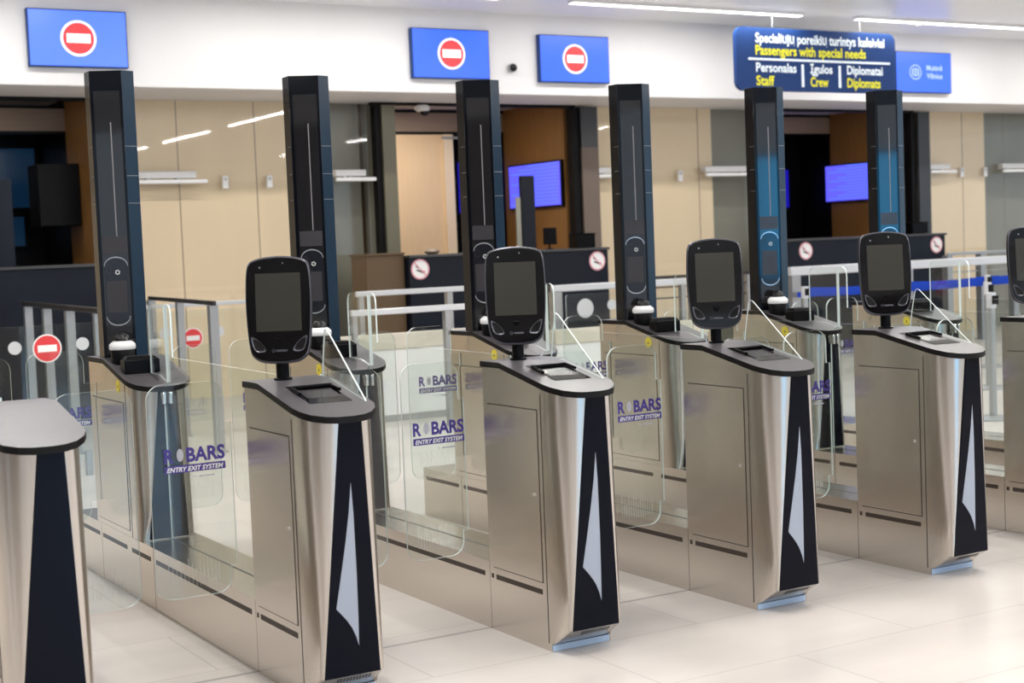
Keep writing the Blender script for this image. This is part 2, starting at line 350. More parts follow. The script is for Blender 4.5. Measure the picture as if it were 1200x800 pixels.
# ------------------------------------------------------------------ counters with the no smoking discs
def counter(xa, xb, label, discs, zt=1.49):
    t = thing('booth_counter', label, 'counter', ((xa+xb)/2, 15.25, 0), 'navy booth counters')
    b = MB(); b.box(xa, xb, 15.0, 15.55, .05, zt-.03, 'navy'); b.build('body', t, t.location, bevel=.006)
    b = MB(); b.box(xa-.01, xb+.01, 14.97, 15.58, zt-.03, zt, 'navy_top'); b.build('worktop', t, t.location, bevel=.004)
    b = MB(); b.box(xa+.03, xb-.03, 15.03, 15.52, 0, .05, 'dark'); b.build('plinth', t, t.location)
    for x, z in discs:
        b = MB(); disc_add(b, (x, 14.999, z), .115, 'y', 'pink', .002); disc_add(b, (x, 14.997, z), .098, 'y', 'white', .002)
        b.box(x-.05, x+.035, 14.992, 14.995, z-.03, z-.012, 'ink', Matrix.Rotation(.35, 3, 'Y')); b.box(x-.06, x-.02, 14.992, 14.995, z+.02, z+.035, 'ink', Matrix.Rotation(.5, 3, 'Y'))
        b.box(x+.038, x+.055, 14.992, 14.995, z-.035, z-.018, 'red')
        b.box(x-.1, x+.1, 14.990, 14.992, z-.007, z+.007, 'pink', Matrix.Rotation(.78, 3, 'Y'))
        b.build('no_smoking_sign', t, t.location)
    return t
counter(1.0, 4.13, 'dark navy counter below the left booth, behind the leftmost tower', [], 1.54)
counter(7.60, 10.28, 'dark navy counter of the middle booth with two no smoking discs', [(7.73, 1.33), (10.12, 1.33)])
counter(13.1, 15.99, 'dark counter of the right booth with two no smoking discs', [(13.42, 1.33), (15.82, 1.33)])
b = MB(); b.box(7.12, 7.585, 15.1, 15.5, .04, 1.5, 'brown'); b.box(7.12, 7.585, 15.12, 15.5, 0, .04, 'dark'); b.box(7.1, 7.588, 15.08, 15.52, 1.5, 1.525, 'brown'); tag(b.build('side_cabinet', bevel=.005), 'brown cabinet at the left end of the middle counter', 'cabinet')

# desk partitions between clerks (dark posts with a lit glass edge)
def partition(x, label, h, lit=True):
    t = thing('counter_divider', label, 'divider', (x, 15.28, 1.49), 'dividers on the booth counters')
    b = MB(); b.box(x-.09, x+.09, 15.25, 15.31, 1.49+(.05 if x < 4 else 0), h, 'navy'); b.build('post', t, t.location, bevel=.004)
    b = MB(); b.box(x-.16, x-.10, 15.27, 15.29, 1.49+(.05 if x < 4 else 0), h-.25, 'greige'); b.build('glass_strip', t, t.location)
partition(9.34, 'dark upright divider on the middle booth counter', 2.37)
partition(15.0, 'dark upright divider on the right booth counter', 2.3)
partition(3.3, 'dark upright divider on the left booth counter', 2.4, False)

# monitors on the booths' side walls, dark wall sets
def side_monitor(x, ya, yb, za, zb, label):
    t = thing('flight_monitor', label, 'monitor', (x-.04, (ya+yb)/2, za), 'blue monitors on the booth side walls')
    b = MB(); b.box(x-.05, x-.001, ya, yb, za, zb, 'dark'); b.build('case', t, t.location, bevel=.005)
    b = MB(); b.box(x-.054, x-.0505, ya+.02, yb-.02, za+.02, zb-.02, 'violet_led')
    b.build('screen', t, t.location)
    b = MB()
    for i in range(12): b.box(x-.0565, x-.055, ya+.06, yb-.08-(i % 3)*.2, za+.05+i*.045, za+.062+i*.045, 'blue_led_pale')
    b.build('text_rows', t, t.location)
side_monitor(10.42, 16.12, 17.42, 2.03, 2.62, 'glowing blue screen on the oak side wall of the middle booth')
side_monitor(16.30, 16.35, 17.68, 2.02, 2.60, 'glowing blue screen on the oak side wall of the right booth')
def back_monitor(x0, x1, z0, z1, label, m='deep_led', y=18.24):
    t = thing('wall_monitor', label, 'monitor', ((x0+x1)/2, y, z0), 'dim monitors on the booth back walls')
    b = MB(); b.box(x0, x1, y-.03, y+.06, z0, z1, 'dark'); b.build('case', t, t.location)
    b = MB(); b.box(x0+.03, x1-.03, y-.034, y-.0305, z0+.03, z1-.03, m); b.build('screen', t, t.location)
back_monitor(10.0, 10.38, 2.0, 2.75, 'dim deep blue display beside the maple door')
back_monitor(15.4, 16.0, 1.95, 2.6, 'dim deep blue display at the back of the right booth')
M['dim_teal'] = mat('dim_teal_display', (.01, .02, .03), .2, 0, .5, lin((16, 52, 84)), .3)
back_monitor(3.6, 4.36, 2.2, 2.95, 'dim teal display at the back of the left booth', 'dim_teal')
back_monitor(3.75, 4.2, 1.75, 2.15, 'small dim teal display low in the left booth', 'dim_teal')

b = MB(); b.box(3.95, 4.39, 16.5, 16.95, 1.96, 2.63, 'dark'); tag(b.build('wall_cabinet', bevel=.006), 'black wall cabinet on the oak side of the left booth', 'cabinet')
# small desk equipment
def desk_box(x, y, z, w, h, label):
    b = MB(); b.box(x-w/2, x+w/2, y-.09, y+.09, z, z+h*.92, 'black_plastic'); b.box(x-w/2-.01, x+w/2+.01, y-.1, y+.1, z+h*.92, z+h, 'black_plastic')
    tag(b.build('desk_printer', bevel=.008), label, 'printer', 'printers on the booth counters')
desk_box(10.10, 15.28, 1.49, .27, .18, 'black box printer on the right end of the middle booth counter')
desk_box(15.72, 15.28, 1.49, .30, .17, 'black box printer on the right end of the right booth counter')
t = thing('desk_monitor', 'small black monitor seen from behind on the middle counter', 'monitor', (9.68, 15.35, 1.49))
b = MB(); b.box(9.59, 9.77, 15.33, 15.36, 1.55, 1.75, 'black_plastic'); b.build('screen', t, t.location, bevel=.006)
b = MB(); b.cyl((9.68, 15.36, 1.49), (9.68, 15.36, 1.6), .012, 'black_plastic'); b.lathe((9.68, 15.36, 1.49), [(.06, 0), (.05, .012)], 'black_plastic'); b.build('stand', t, t.location)
b = MB(); b.lathe((8.05, 15.3, 1.49), [(.05, 0), (.085, .02), (.09, .035), (.06, .055), (.01, .065)], 'wood_beam'); tag(b.build('bowl_lid', sharp=60), 'low round brown object on the middle counter before the door', 'bowl')

# lamp reflections in the glass built as white bars, and small white readers on the glazed stretches
BARS = [(4.85, 5.62, 'white bar standing for a reflection on the beige panel right of the leftmost tower'), (7.15, 7.66, 'white bar standing for a reflection left of the middle booth frame'), (10.74, 11.1, 'white bar standing for a reflection just right of the middle booth'), (12.5, 13.45, 'white bar standing for a reflection in the grey stretch left of the right booth'), (16.66, 17.2, 'white bar standing for a reflection just right of the right booth'), (18.2, 19.3, 'white bar standing for a reflection at the right edge of the photo')]
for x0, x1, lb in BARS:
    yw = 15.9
    t = thing('reflection_bar', lb, 'reflection bar', ((x0+x1)/2, yw, 2.38), 'white bars standing for reflections in the glazed wall')
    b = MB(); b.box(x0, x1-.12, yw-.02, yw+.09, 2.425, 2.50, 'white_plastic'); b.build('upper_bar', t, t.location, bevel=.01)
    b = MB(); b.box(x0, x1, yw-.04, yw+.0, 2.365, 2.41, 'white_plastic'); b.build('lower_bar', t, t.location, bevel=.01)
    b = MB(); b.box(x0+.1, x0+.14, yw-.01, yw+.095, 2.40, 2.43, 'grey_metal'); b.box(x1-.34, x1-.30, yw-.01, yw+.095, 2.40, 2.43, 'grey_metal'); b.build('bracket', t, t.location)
for x, lb in ((5.86, 'left of two small white readers on the beige panel beside the second tower'), (6.38, 'right of two small white readers on the beige panel beside the second tower'), (12.15, 'small white reader on the beige panel left of the fifth tower'), (17.42, 'left small white reader on the rightmost beige panel'), (17.92, 'right small white reader on the rightmost beige panel')):
    t = thing('card_reader', lb, 'reader', (x, 15.98, 2.34), 'small white readers on the glazed wall')
    b = MB(); b.box(x-.035, x+.035, 15.965, 15.994, 2.31, 2.45, 'white_plastic'); b.build('housing', t, t.location, bevel=.008)
    b = MB(); b.box(x-.015, x+.015, 15.962, 15.964, 2.40, 2.425, 'grey_metal'); b.build('indicator', t, t.location)

# ------------------------------------------------------------------ blue screens on the bulkhead
YB = 14.9
def no_entry_screen(x0, x1, z0, z1, label, m='blue_led', cxs=.5):
    t = thing('no_entry_screen', label, 'screen', ((x0+x1)/2, YB, z0), 'blue screens with no entry signs')
    b = MB(); b.box(x0, x1, YB-.07, YB-.001, z0, z1, 'sign_navy'); b.build('case', t, t.location, bevel=.004)
    b = MB(); b.box(x0+.012, x1-.012, YB-.074, YB-.0705, z0+.012, z1-.012, m); b.build('display', t, t.location)
    cx = x0+(x1-x0)*cxs; cz = (z0+z1)/2; r = (z1-z0)*.315
    b = MB(); disc_add(b, (cx, YB-.075, cz), r, 'y', 'pink_led', .002, 40); disc_add(b, (cx, YB-.078, cz), r*.86, 'y', 'red_led', .002, 40)
    b.box(cx-r*.66, cx+r*.66, YB-.083, YB-.081, cz-r*.25, cz+r*.25, 'white_led'); b.build('no_entry_mark', t, t.location)
no_entry_screen(3.535, 4.50, 3.455, 4.01, 'leftmost blue screen with no entry sign, above the first tower', 'blue_led_pale')
no_entry_screen(7.66, 8.64, 3.435, 3.985, 'blue no entry screen above the third tower, left of the wall camera')
no_entry_screen(9.31, 10.28, 3.425, 3.97, 'blue no entry screen right of the wall camera')
t = thing('logo_screen', 'blue screen with a pale round crest, partly behind the hanging sign', 'screen', (15.4, YB, 3.42))
b = MB(); b.box(14.95, 16.0, YB-.07, YB-.001, 3.405, 3.955, 'sign_navy'); b.build('case', t, t.location, bevel=.004)
b = MB(); b.box(14.962, 15.988, YB-.074, YB-.0705, 3.417, 3.943, 'blue_led'); b.build('display', t, t.location)
b = MB()
P = lambda cx, cz: (lambda u, v, d: (cx+u, YB-.076-d, cz+v))
for r0, r1 in ((.088, .10), (.045, .055)):
    n = 36; vs = [P(15.31, 3.68)(r*math.cos(2*PI*i/n)*1.1, r*math.sin(2*PI*i/n), 0) for r in (r0, r1) for i in range(n)]
    b.add(vs, [(i, (i+1) % n, n+(i+1) % n, n+i) for i in range(n)], 'logo_led')
for a in range(3): b.box(15.25+a*.05, 15.27+a*.05, YB-.078, YB-.076, 3.64, 3.72, 'logo_led')
text_add(b, 'Muitinė', .10, 'logo_led', P(15.52, 3.71), width=.3, bold=.02)
text_add(b, 'Vilnius', .10, 'logo_led', P(15.52, 3.60), width=.3, bold=.02)
b.build('crest_and_text', t, t.location)
# dome camera on the bulkhead
def wall_cam(x, y, z, label, m1, m2):
    t = thing('wall_camera', label, 'security camera', (x, y, z))
    b = MB(); b.cyl((x, y, z), (x, y-.05, z), .05, m1, 20); b.build('mount', t, t.location)
    b = MB(); b.lathe((0, 0, 0), [(.045, 0), (.042, .02), (.03, .036), (.01, .045)], m2)
    b.build('dome', t, (0, 0, 0), 60, 0, Matrix.Translation((0, -.05, 0)) @ Matrix.Rotation(PI/2, 4, 'X'))
wall_cam(8.96, YB, 3.58, 'small grey dome camera on the white wall between two blue screens', 'grey_metal', 'dome')
t = thing('booth_camera', 'white dome camera hanging in the middle booth before the beam', 'security camera', (8.28, 16.0, 3.24))
b = MB(); b.lathe((8.28, 15.83, 3.19), [(.06, .055), (.085, .03), (.085, 0), (.07, -.02)], 'white_plastic'); b.build('housing', t, t.location, 60)
b = MB(); b.lathe((8.30, 15.81, 3.17), [(.055, 0), (.05, -.03), (.03, -.05), (.005, -.058)], 'dome'); b.build('dome', t, t.location, 60)
b = MB(); b.lathe((14.5, 14.0, CEIL-.06), [(.03, 0), (.06, .02), (.06, .06)], 'white_plastic'); tag(b.build('smoke_detector'), 'white smoke detector on the ceiling behind the hanging sign', 'smoke detector')

# ------------------------------------------------------------------ hanging sign
SY = 13.95
def sgn(px, pz):  # sign lies in the plane Y = SY
    return px, pz
sx0, sx1, sz0, sz1 = 11.49, 14.06, 3.275, 4.02
t = thing('hanging_sign', 'dark blue hanging sign with white and yellow lettering, top right', 'sign', ((sx0+sx1)/2, SY, sz0))
b = MB(); b.slab(rrect(sx0, sx1, sz0, sz1, .11, 8), 'y', SY, SY+.06, 'sign_navy'); b.build('board', t, t.location)
b = MB()
def L(cx, cz): return lambda u, v, d: (cx+u, SY-.003-d, cz+v)
tx = sx0+.29; W_ = 2.09
b.box(sx0+.18, sx1-.10, SY-.004, SY-.0005, 3.635, 3.66, 'sign_white')
for xv in (12.51, 13.11): b.box(xv-.018, xv+.018, SY-.004, SY-.0005, 3.33, 3.60, 'sign_white')
b.build('divider_lines', t, t.location)
for txt, size, mm, px_, pz_, w_ in (('Specialiųjų poreikių turintys keleiviai', .16, 'sign_white', tx, 3.845, W_), ('Personalas', .15, 'sign_white', tx, 3.50, .63), ('Įgulos', .15, 'sign_white', 12.63, 3.50, .36), ('Diplomatai', .15, 'sign_white', 13.23, 3.50, .60),
        ('Passengers with special needs', .16, 'sign_yellow', tx, 3.70, 1.77), ('Staff', .16, 'sign_yellow', tx, 3.34, .28), ('Crew', .16, 'sign_yellow', 12.63, 3.34, .29), ('Diplomats', .16, 'sign_yellow', 13.23, 3.34, .56)):
    b = MB(); text_add(b, txt, size, mm, L(px_, pz_), width=w_, bold=.024); b.build('lettering', t, t.location)
for x in (sx0+.6, sx1-.55):
    b = MB(); b.cyl((x, SY+.05, sz1), (x, SY+.05, CEIL), .006, 'grey_metal', 8); b.build('hanger_rod', t, t.location)

# ------------------------------------------------------------------ gate barriers
def lidz(y, yb, k): return 1.093 if y >= yb else 1.093-k*(yb-y)
def qbez(p0, c, p1, n=7):
    return [((1-t)**2*p0[0]+2*t*(1-t)*c[0]+t*t*p1[0], (1-t)**2*p0[1]+2*t*(1-t)*c[1]+t*t*p1[1]) for t in [i/n for i in range(n+1)]]
WR = .272
def plan(s, yb, ys, yn, bd):
    """cabinet outline at height fraction s (0 bottom .. 1 top): left side, curved nose, flat panel, right curve"""
    PL = .018+.10*s; PR = .228-.03*s
    L_ = qbez((0, ys), (0, yn+.006), (PL, yn)); R_ = qbez((PR, yn), (WR-.006, yn+.004), (WR, ys-.005))
    return [(0, yb), (0, bd)] + L_ + R_ + [(WR, bd), (WR, yb)]
FRONT = dict(yback=5.256, bend=5.11, ys=4.82, yn=4.68, k=.209, z0=0)
REAR = dict(yback=7.385, bend=7.12, ys=6.80, yn=6.665, k=.235, z0=.28)
def cabinet(G, root, off, foot, arrow=True):
    z0 = G['z0']; rings = []
    yb, ys, yn = G['yback'], G['ys'], G['yn']
    if foot:
        zs = [(.0, 0, 4.80), (.026, 0, 4.80), (.10, .0, 4.0)] + [(.1+.88*i/6, i/6, 4.0) for i in range(1, 7)]
    else:
        zs = [(z0, 0, 0)] + [(z0+.69*i/6, (z0-.1+.69*i/6)/.88, 0) for i in range(1, 7)]
    top = len(zs)-1
    for i, (z, s, yclip) in enumerate(zs):
        p = plan(s, yb, ys, yn, G['bend'])
        if i == top: rings.append([(x, y, lidz(y, G['bend'], G['k'])-.021) for x, y in p])
        else: rings.append([(x, max(y, yclip), z) for x, y in p])
    n = len(rings[0]); vs = [v for r in rings for v in r]; fs = []
    for j in range(len(rings)-1):
        for i in range(n): fs.append((j*n+i, j*n+(i+1) % n, (j+1)*n+(i+1) % n, (j+1)*n+i))
    b = MB(); b.add(vs, fs, 'steel')
    cab = b.build('front_cabinet' if foot else 'rear_cabinet', root, off, 25)
    # black nose panel
    zb, zt = (.10, .955) if foot else (.285, .945)
    s0, s1 = (0, (zt-.1)/.88) if foot else ((zb-.1)/.88, (zt-.1)/.88)
    def PLR(s): return .018+.10*s, .228-.03*s
    l0, r0 = PLR(s0); l1, r1 = PLR(s1); y1 = yn-.0005; y0 = yn-.004
    b = MB(); b.slab([(l0, zb), (r0, zb), (r1, zt+.02), (l1, zt+.02)], 'y', y0, y1, 'panel'); pn = b.build('nose_panel', cab, off)
    pn.parent = cab
    if foot:
        b = MB(); arr = [(.150, .200), (.141, .233), (.128, .264), (.111, .291), (.092, .315), (.072, .338), (.093, .44), (.117, .56), (.134, .66), (.147, .765), (.1515, .66), (.1535, .45), (.152, .3)]
        b.slab(arr, 'y', y0-.0015, y0-.0002, 'arrow')
        if arrow: b.build('arrow', cab, off)
        b = MB(); b.box(.002, WR-.012, 4.796, 4.7995, .002, .026, 'foot'); b.build('kick_strip', cab, off)
        # vent on the sloping underside
        b = MB()
        for i in range(11):
            x = .075+i*.012; b.add([(x, 4.698, .0885), (x+.007, 4.698, .0885), (x+.017, 4.733, .066), (x+.010, 4.733, .066)], [(0, 1, 2, 3)], 'vent')
        b.build('vent_slots', cab, off)
    # side door with gaps
    if foot: ya, yc, za, zc = 4.845, 5.222, .262, .922
    else: ya, yc, za, zc = 6.83, 7.345, .31, .90
    b = MB(); b.box(-.0012, .0005, ya, yc, za-.004, zc+.004, 'steel_dark'); b.box(-.0030, -.0012, ya+.0025, yc-.0015, za, zc, 'steel'); dr = b.build('access_door', cab, off)
    if foot:
        b = MB(); b.cyl((-.003, 4.885, .597), (-.009, 4.885, .597), .007, 'chrome', 12); b.build('lock', cab, off)
    b = MB(); b.box(-.0012, .0003, ys-.0015, ys+.0015, .03 if foot else z0, .985, 'steel_dark'); b.build('seam', cab, off)
    return cab
def lid(G, root, off, m, name):
    yb, bd, yn = G['yback'], G['bend'], G['yn']; d = yn-4.68; k = G['k']
    fr = [(-.006, bd), (-.006, G['ys']-.03), (.001, 4.745+d), (.022, 4.697+d), (.06, 4.665+d), (.10, 4.651+d), (.16, 4.648+d), (.20, 4.655+d), (.238, 4.676+d), (.272, 4.718+d), (.292, 4.765+d), (.294, 4.80+d), (.290, bd)]
    bk = [(-.006, yb+.006), (-.006, bd), (.290, bd), (.286, yb+.006)]
    b = MB()
    for P_ in (fr, bk):
        n = len(P_); vs = [(x, y, lidz(y, bd, k)) for x, y in P_] + [(x, y, lidz(y, bd, k)-.023) for x, y in P_]
        b.add(vs, [tuple(range(n))], m); b.add(vs, [tuple(range(n, 2*n))], 'lid_edge')
        skip = (n-1,) if P_ is fr else (1,)
        b.add(vs, [(i, (i+1) % n, n+(i+1) % n, n+i) for i in range(n) if i not in skip], 'lid_edge')
    return b.build(name, root, off, 20)
LOGO_W = .235
def logo(root, leaf, off, x, y, z):
    b = MB(); y -= .0063
    Pl = lambda dx, dz: (lambda u, v, d: (x+dx+u, y-d*0, z+dz+v))
    text_add(b, 'R', .072, 'logo', Pl(0, .012), width=.038, bold=.035)
    text_add(b, 'BARS', .072, 'logo', Pl(.085, .012), width=.150, bold=.035)
    b.box(x, x+LOGO_W, y, y+.0005, z-.028, z, 'logo'); b.build('logo', leaf, off)
    b = MB(); n = 20
    b.add([(x+.061+.013*math.cos(2*PI*i/n), y, z+.038+.024*math.sin(2*PI*i/n)) for i in range(n)], [tuple(range(n))], 'logo_pale')
    text_add(b, 'ENTRY EXIT SYSTEM', .024, 'white', lambda u, v, d: (x+.008+u, y-.0008, z-.023+v), width=LOGO_W-.016, bold=.03, shear=.25)
    text_add(b, 'by', .016, 'logo_pale', lambda u, v, d: (x+.11+u, y-.0008, z-.05+v), width=.012)
    b.box(x+.13, x+.19, y-.0008, y, z-.050, z-.044, 'logo_pale'); b.build('logo_text', leaf, off)
def leaf(root, off, x0, x1, y, z0, z1, side, with_logo, tab):
    """swing leaf; side +1: hinge on the left edge, -1: on the right"""
    r = .06; P_ = rrect(x0, x1, z0, z1, r, 7)
    za, zb_ = z0+.1, z1-.16
    if side < 0:   # insert tab on the right edge
        i = max(k for k, p in enumerate(P_) if p[1] <= z0+r+1e-6 and p[0] > x1-1e-6)
        P_ = P_[:i+1] + [(x1, za), (tab, za), (tab, zb_), (x1, zb_)] + P_[i+1:]
    else:
        P_ = P_ + [(x0, zb_), (tab, zb_), (tab, za), (x0, za)]
    b = MB(); b.slab(P_, 'y', y-.005, y+.005, 'glass', 'glass_edge'); lf = b.build('swing_leaf', root, off, 30)
    b = MB()
    for i in range(14):
        xx = x0+.05+i*(x1-x0-.1)/13; b.box(xx, xx+.0009, y-.0056, y-.005, z0+.04+.012*abs(i-7)/7, z0+.15-.05*((i*7) % 5)/5, 'etch')
    b.build('etched_lines', lf, off)
    if with_logo: logo(root, lf, off, x0+.055-(.0 if x0 < -.3 else .01) if with_logo == 1 else x0+.06, y, .785 if y < 6 else .795)
    return lf
def gate(x0, label, rear=True, lm='lid', reader=True, fin=True, left=True, rightl=True, lx=-.285):
    off = (.14, 6.2, 0)
    root = thing('gate_barrier', label, 'gate barrier', (x0+.14, 6.2, 0), 'automatic gate barriers in a row')
    cabinet(FRONT, root, off, True, reader)
    ld = lid(FRONT, root, off, lm, 'front_lid')
    cabinet(REAR, root, off, False); lid(REAR, root, off, lm, 'rear_lid')
    # plinth
    b = MB()
    for ya, yc in ((5.2585, 6.496), (6.500, 7.322), (7.326, 7.785)): b.box(0, WR, ya, yc, 0, .279, 'steel')
    b.box(.003, WR-.003, 5.25, 7.78, .001, .277, 'steel_dark')
    pl = b.build('plinth', root, off)
    b = MB(); b.box(-.0012, .0004, 4.855, 5.205, .212, .232, 'slot'); b.box(-.0012, .0004, 5.228, 5.243, .213, .231, 'slot')
    b.box(-.0012, .0004, 5.30, 6.46, .212, .232, 'slot'); b.box(-.0012, .0004, 6.54, 6.82, .212, .232, 'slot'); b.box(-.0012, .0004, 6.9, 7.30, .212, .232, 'slot'); b.box(-.0012, .0004, 7.36, 7.75, .212, .232, 'slot')
    b.build('slot_strip', pl, off)
    b = MB(); b.box(.137, .143, 5.26, 6.66, .279, .2802, 'steel_dark'); b.build('glass_channel', pl, off)
    # fixed glass on the plinth, rising to a tall fin at the rear cabinet
    a = [(5.262, .281), (6.655, .281), (6.655, .93), (6.62, .945)]
    r = .05
    a = [(5.262, .28), (6.655, .28), (6.655, .97)] + [(6.625, .985), (6.60, 1.0), (6.70, 1.026), (6.83, 1.03)] + [(6.83, 1.30), (6.826, 1.325), (6.813, 1.343), (6.79, 1.35), (6.545, 1.35), (6.525, 1.343), (6.513, 1.325), (6.51, 1.30), (6.51, 1.115), (5.262, 1.105)]
    b = MB(); b.slab(a, 'x', .136, .144, 'glass', 'glass_edge'); gl = b.build('fixed_glass', root, off, 30)
    b = MB(); b.box(.132, .148, 6.583, 6.589, 1.0, 1.345, 'glass_edge'); b.build('glass_highlight', gl, off)  # highlight on the single glass sheet, built as a pale strip
    b = MB(); b.box(.118, .133, 6.61, 6.663, .90, .955, 'chrome'); b.box(.147, .162, 6.61, 6.663, .90, .955, 'chrome'); b.build('glass_clamp', gl, off, bevel=.003)
    # yellow warning disc on the rear cabinet's side
    b = MB(); disc_add(b, (-.0005, 6.90, .975), .030, 'x', 'yellow', .001, 24)
    b.slab([(6.893, .968), (6.907, .968), (6.900, .981)], 'x', -.0025, -.0017, 'ink'); b.build('warning_sticker', root, off)
    if fin:
        a = [(4.79, 1.021), (5.16, 1.094), (5.145, 1.20), (5.125, 1.262), (5.11, 1.272), (5.095, 1.268)]
        a = [(4.79, 1.027), (5.09, 1.0905), (5.16, 1.095), (5.147, 1.17), (5.125, 1.262), (5.113, 1.272), (5.098, 1.268)]
        b = MB(); b.slab(a, 'x', .270, .276, 'glass', 'glass_edge'); b.build('glass_fin', root, off, 30)
    if reader:
        k = .209
        def Pz(x, y, h): return (x, y, lidz(y, 5.11, k)+h)
        b = MB(); q = [(.071, 5.035), (.236, 5.035), (.231, 4.812), (.071, 4.818)]
        b.add([Pz(x, y, .0012) for x, y in q]+[Pz(x, y, 0) for x, y in q], [(0, 1, 2, 3), (0, 1, 5, 4), (1, 2, 6, 5), (2, 3, 7, 6), (3, 0, 4, 7)], 'kiosk_face'); rd = b.build('document_reader', ld, off)
        b = MB(); q = [(.09, 4.975), (.222, 4.975), (.218, 4.87), (.09, 4.875)]
        b.add([Pz(x, y, .0018) for x, y in q], [(0, 1, 2, 3)], 'tower_block'); b.build('reader_window', ld, off)
        b = MB()
        for (xa, ya), (xb, yb_) in (((.075, 4.91), (.075, 4.992)), ((.075, 4.992), (.230, 4.995)), ((.230, 4.995), (.236, 4.93))):
            b.cyl(Pz(xa, ya, .008), Pz(xb, yb_, .008), .0065, 'black_plastic', 8)
        b.build('reader_guide', ld, off, 60)
    if left:    # leaves hinged on this barrier's right side
        leaf(root, off, .345, .632, 5.42, .285, 1.085, 1, 0, WR+.001)
        leaf(root, off, .385, .61, 7.28, .30, 1.12, 1, 0, WR+.001)
    if rightl:  # leaves hinged on this barrier's left side
        leaf(root, off, lx, -.026, 5.42, .285, 1.09, -1, 1, -.003)
        leaf(root, off, -.325, -.055, 7.28, .30, 1.13, -1, 2, -.003)
    return root
P_X = 1.008; X0 = 1.96
GLAB = ['stub end barrier with plain pale lid, cropped at the lower left corner', 'nearest full steel gate barrier with a terminal, left of centre', 'steel gate barrier in the middle, behind the nearest one', 'steel gate barrier right of the middle one, terminal with bright streak above it', 'steel gate barrier second from the right edge, with its whole nose in view', 'steel gate barrier cut off by the right edge of the photo', 'farthest gate barrier, only its rear cabinet seen beyond the rightmost tower']
GX = [X0+P_X*k for k in range(-1, 6)]
for k, x in enumerate(GX):
    gate(x, GLAB[k], lm='lid_pale' if k == 0 else 'lid', reader=k > 0, fin=k > 0, left=k < 6, rightl=k > 0, lx=-.322 if k == 1 else -.288)

